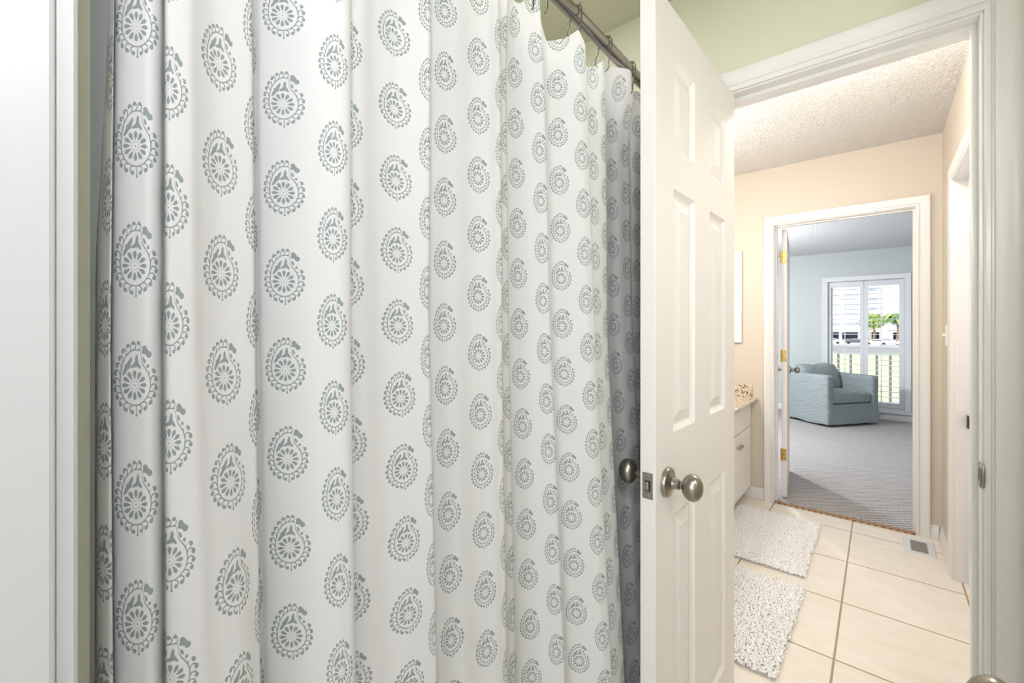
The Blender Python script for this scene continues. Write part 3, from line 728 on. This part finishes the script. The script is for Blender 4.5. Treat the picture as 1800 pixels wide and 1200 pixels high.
# local x runs along the front, local y runs to the back
def hem(c):
    if c.z < .2: k = (.2-c.z)/.2; c = Vector((c.x + (.5*k*.02*(1 if c.x > AW/2 else -1)), c.y - k*.012 if c.y < .45 else c.y + k*.01, c.z + k*.010*math.sin(c.x*23 + c.y*17)))
    return c
soft('skirt', .0, AW, .004, AD, .022, .285, .018, ac, 0, .006, 1, hem)
def armshape(c):
    k = max(0, (c.z-.5)/.16); c.z -= .03*max(0, 1-c.y/.5)*k*0 + 0; return c
soft('arm', -.002, .112, .0, AD, .03, .665, .032, ac, .004, .006, 2, hem)
soft('arm', AW-.112, AW+.002, .0, AD, .03, .645, .032, ac, .004, .006, 3, hem)
soft('backrest', .02, AW-.02, AD-.13, AD-.03, .20, .705, .04, ac, 0, .006, 4, lambda c: Vector((c.x, c.y + (c.z-.2)*.10, c.z)))
soft('seat_cushion', .114, AW-.114, .012, .56, .29, .425, .035, ac, .03, .006, 5)
soft('back_cushion', .116, AW-.116, .385, .55, .42, .775, .06, ac, 0, .012, 6, lambda c: Vector((c.x, c.y + (c.z-.42)*.30 - .05*(1-((c.x-AW/2)/.32)**2)*(1 - ((c.z-.6)/.2)**2 if abs(c.z-.6) < .2 else 0), c.z - .02*math.exp(-((c.x-AW/2)/.1)**2)*(1 if c.z > .6 else 0))))
bs = MB(); bs.lathe([(0, .24), (.016, .24), (.017, .1), (.028, .1)], lambda h, a, b: (AW/2+a, AD/2+b, .001+h), 30); bs.build('under_disc', 'dark', ac)  # dark disc under the skirt

# ------------------------------------------------------------ bedroom window and shutters
wn = empty('window_1', (0, 7.98, 0)); struct(wn, 'tall bedroom window behind white plantation shutters', 'window')
WC = [(0, 0), (0, .012), (.004, .016), (.05, .019), (.058, .022), (.066, .022), (.066, 0)]
MB().sweep([(WX0-.002, WZ0-.03), (WX0-.002, WZ1+.004), (WX1+.002, WZ1+.004), (WX1+.002, WZ0-.03)], [(a, o_+.0003) for a, o_ in WC], lambda a, z, o: (a, -o, z)).build('window_frame', 'shutter', wn, 0, True)
B('window_sill', 'shutter', wn, (WX0-.08, WX1+.08, -.038, -.0003, WZ0-.065, WZ0-.032), bevel=.004)
B('bottom_rail', 'shutter', wn, (WX0, WX1, -.012, -.0003, WZ0-.032, WZ0+.002))
MB().sweep([(WX0+.05, WZ0+.06), (WX0+.05, WZ1-.05), (WX1-.05, WZ1-.05), (WX1-.05, WZ0+.06)], [(0, -.09), (.049, -.09), (.049, -.13), (0, -.13)], lambda a, z, o: (a, -o, z), True).build('sash', 'shutter', wn)
B('mullion', 'shutter', wn, (-.185, -.145, .09, .13, WZ0+.012, WZ1-.002))
B('glass_pane', 'glass', wn, (WX0+.052, -.187, .108, .112, WZ0+.062, WZ1-.052))
B('glass_pane', 'glass', wn, (-.143, WX1-.052, .108, .112, WZ0+.062, WZ1-.052))
def louver_mesh(w_):
    m = MB(); n = 12; vs = []
    for X in (0, w_):
        for i in range(n):
            a = 2*PI*i/n; vs.append((X, .031*math.cos(a), .0046*math.sin(a)))
    m.add(vs, [(i, (i+1) % n, n+(i+1) % n, n+i) for i in range(n)] + [tuple(range(n))[::-1], tuple(range(n, 2*n))]); return m
def shutter(xl, xr, la, lb, rodx, label):
    e = empty('plantation_shutter', (xl, 8.02, WZ0)); tag(e, label, 'shutter', 'white plantation shutters in the bedroom window')
    z0, z1 = .004, WZ1-WZ0-.004; w_ = xr-xl; a, b = la-xl, lb-xl; bz, tz = .012+.005, z1-.085
    bz = .178-WZ0+.03; tz = 1.885-WZ0
    B('stile', 'shutter', e, (0, a, -.014, .014, z0, z1), bevel=.002); B('stile', 'shutter', e, (b, w_, -.014, .014, z0, z1), bevel=.002)
    B('rail', 'shutter', e, (a, b, -.014, .014, z0, bz)); B('rail', 'shutter', e, (a, b, -.014, .014, tz, z1))
    N = 23; lv = None
    for i in range(N):
        z = bz + (tz-bz)*(i+.5)/N
        if lv is None: lv = louver_mesh(b-a-.004).build('louver', 'shutter', e, 0, True)
        else: lv2 = lv.copy(); COL.objects.link(lv2); lv2.parent = e; l_ = lv2; l_.location = (a+.002, 0, z); l_.rotation_euler = (math.radians(3), 0, 0); continue
        lv.location = (a+.002, 0, z); lv.rotation_euler = (math.radians(3), 0, 0)
    B('tilt_rod', 'shutter', e, (rodx-xl-.005, rodx-xl+.005, -.042, -.034, bz+.03, tz-.03))
    return e
shutter(WX0+.002, -.170, -.552, -.213, -.385, 'shutter panel behind the armchair, farther from the side wall')
shutter(-.166, WX1-.002, -.122, .213, .020, 'shutter panel clear of the armchair, beside the doorway edge')

# ------------------------------------------------------------ outside
struct(B('balcony_floor', 'deck', None, (-2.2, 2.4, 8.12, 9.4, -.2, -.03)), 'grey balcony deck outside the shuttered window', 'balcony floor')
br = empty('balcony_railing', (0, 9.28, -.03)); tag(br, 'white balcony railing with grey uprights outside the window', 'railing')
B('top_rail', 'railw', br, (-2.1, 2.3, -.06, .06, .985, 1.03), bevel=.004); B('rail_board', 'railw', br, (-2.1, 2.3, -.02, .02, .88, .985))
B('bottom_rail', 'railw', br, (-2.1, 2.3, -.02, .02, .06, .12))
bal = None
for i in range(-12, 14):
    x = -.033 + i*.168
    if bal is None: bal = B('baluster', 'baluster', br, (-.018, .018, -.018, .018, .12, .88)); c = bal
    else: c = bal.copy(); COL.objects.link(c); c.parent = br
    c.location = (x, 0, 0)
B('post', 'railw', br, (-2.15, -2.06, -.045, .045, 0, 1.03)); B('post', 'railw', br, (2.26, 2.35, -.045, .045, 0, 1.03))
struct(B('lawn', 'grass', None, (-90, 90, 10, 112, -3.3, -3)), 'green lawn below the balcony', 'lawn')
struct(B('road', 'road', None, (-120, 120, 112, 300, -3.3, -2.98)), 'grey parking lot in front of the white building', 'road')
def building(x0, x1, y0, y1, top, mat, cols, rows_, ww, wh, label, open_base):
    e = empty('apartment_building', ((x0+x1)/2, y0, -3)); tag(e, label, 'building'); cx_ = (x0+x1)/2
    B('wall', mat, e, (x0-cx_, x1-cx_, 0, y1-y0, 2.6, top+3))
    for c in open_base: B('column', mat, e, (c-cx_-.4, c-cx_+.4, .2, 1.2, .02, 2.6))
    B('garage', 'shade', e, (x0-cx_+.3, x1-cx_-.3, 3, y1-y0, .02, 2.6))
    B('roof_edge', mat, e, (x0-cx_-.5, x1-cx_+.5, -.5, y1-y0, top+3, top+3.8))
    for c in cols:
        for r in rows_:
            wn_ = B('window', 'win', e, (c-cx_-ww/2, c-cx_+ww/2, -.06, .1, r+3-wh/2, r+3+wh/2))
            if mat == 'stucco': B('balcony_slab', mat, e, (c-cx_-ww/2-.7, c-cx_+ww/2+.7, -1.3, 0, r+3-wh/2-.5, r+3-wh/2-.1))
building(-44, -4.2, 182, 205, 24, 'stucco', [-40, -34.4, -28.8, -23.2, -17.6, -12.3, -7.0], [1.2, 4.2, 7.3, 10.3, 13.3, 16.3, 19.3], 2.6, 1.5, 'white apartment block with rows of balconies, farther left through the shutters', [-40, -34, -28, -22, -16, -10, -5])
building(-2.9, 1.0, 190, 205, 22, 'wing', [-1.9, -.2], [4.4, 7.6, 10.8, 14, 17.2], 1.5, 1.0, 'cream building wing with small blue windows beside the white apartment block', [-2.4, .4])
building(2.6, 16, 188, 205, .4, 'stucco', [], [], 1, 1, 'low carport with dark openings behind the trees', [3, 6.2, 9.4, 12.6])
def tree(x, y, h, R, mat, seed, label, cat='tree', trunk_r=.35):
    rnd = random.Random(seed); e = empty('tree', (x, y, -3)); tag(e, label, cat)
    MB().tube([(0, 0, 0), (.2, 0, h*.3), (0, .2, h*.7)], [trunk_r, trunk_r*.8, trunk_r*.5], 10).build('trunk', 'bark', e, 0, True)
    m = MB()
    for _ in range(900):
        d = Vector((rnd.gauss(0, 1), rnd.gauss(0, 1), rnd.gauss(0, 1))).normalized()*R*rnd.uniform(.5, 1.0)
        k = 1 + .35*noise.noise(d*.6); c = Vector((d.x*k, d.y*k, h*.72 + d.z*.62*k)); s_ = rnd.uniform(.16, .38)
        a = Vector((rnd.uniform(-1, 1), rnd.uniform(-1, 1), rnd.uniform(-1, 1)))*s_; b = Vector((rnd.uniform(-1, 1), rnd.uniform(-1, 1), rnd.uniform(-1, 1)))*s_
        m.add([c-a, c+b, c+a, c-b], [(0, 1, 2, 3)])
    m.build('foliage', mat, e, weld=False); return e
tree(-1.2, 150, 8.2, 3.2, 'leafa', 11, 'bright green leafy tree in front of the parking lot')
tree(6.0, 158, 8.2, 3.4, 'leafb', 12, 'dark green tree behind the palm')
pt = empty('palm_tree', (3.3, 140, -3)); tag(pt, 'palm tree with drooping fronds beyond the balcony', 'palm tree')
MB().tube([(0, 0, 0), (.15, 0, 3.5), (0, 0, 7.4)], [.32, .24, .2], 12).build('trunk', 'bark', pt, 0, True)
for i in range(16):
    a = i*2*PI/16 + .2; up = .9 if i % 2 else .3; m = MB(); sp = []
    for k in range(9):
        t = k/8; sp.append(Vector((math.cos(a)*t*2.6, math.sin(a)*t*2.6, 7.4 + up*2.2*t - 2.6*t*t)))
    for k in range(8):
        d = (sp[k+1]-sp[k]).normalized(); sd = d.cross(Vector((0, 0, 1))).normalized()
        for sg in (1, -1):
            L = .75*math.sin(PI*(k+1.5)/10.5)
            m.add([sp[k], sp[k+1], sp[k+1] + sd*sg*L + Vector((0, 0, -.35)) + d*.25, sp[k] + sd*sg*L + Vector((0, 0, -.35))], [(0, 1, 2, 3)])
    m.build('frond', 'leafb' if i % 3 else 'leafa', pt, weld=False)
def car(x, y, mat, label):
    e = empty('car', (x, y, -2.98)); tag(e, label, 'car', 'cars parked before the apartment block')
    m = MB(); prof = [(-2.2, .35), (-2.25, .75), (-1.9, .95), (-1.1, 1.0), (-.6, 1.42), (.8, 1.45), (1.5, 1.02), (2.1, .95), (2.25, .7), (2.2, .35)]
    n = len(prof); m.add([(a, yy, z) for yy in (-.85, .85) for a, z in prof], [tuple(range(n)), tuple(range(n, 2*n))[::-1]] + [(i, (i+1) % n, n+(i+1) % n, n+i) for i in range(n)])
    m.build('body', mat, e, .08)
    g = MB(); gp = [(-.95, 1.02), (-.55, 1.36), (.72, 1.38), (1.25, 1.04)]
    g.add([(a, yy, z) for yy in (-.87, .87) for a, z in gp], [(0, 1, 2, 3), (7, 6, 5, 4), (0, 4, 5, 1), (1, 5, 6, 2), (2, 6, 7, 3), (3, 7, 4, 0)]); g.build('window', 'carg', e)
    for wx in (-1.4, 1.4):
        for wy in (-.8, .8):
            MB().lathe([(0, .2), (.02, .33), (.18, .33), (.2, .2)], lambda h, a, b: (wx+a, wy-.1+h, .34+b), 16).build('wheel', 'tyre', e, 0, True)
    return e
for x, y, mt, lb in ((-9.5, 138, 'carw', 'white parked car seen low through the left shutter panel'), (-4.6, 140, 'card', 'dark parked car between two white ones'), (-.6, 136, 'carw', 'white parked car under the bright green tree'), (5.2, 138, 'carw', 'white parked car right of the palm trunk')):
    car(x, y, mt, lb)
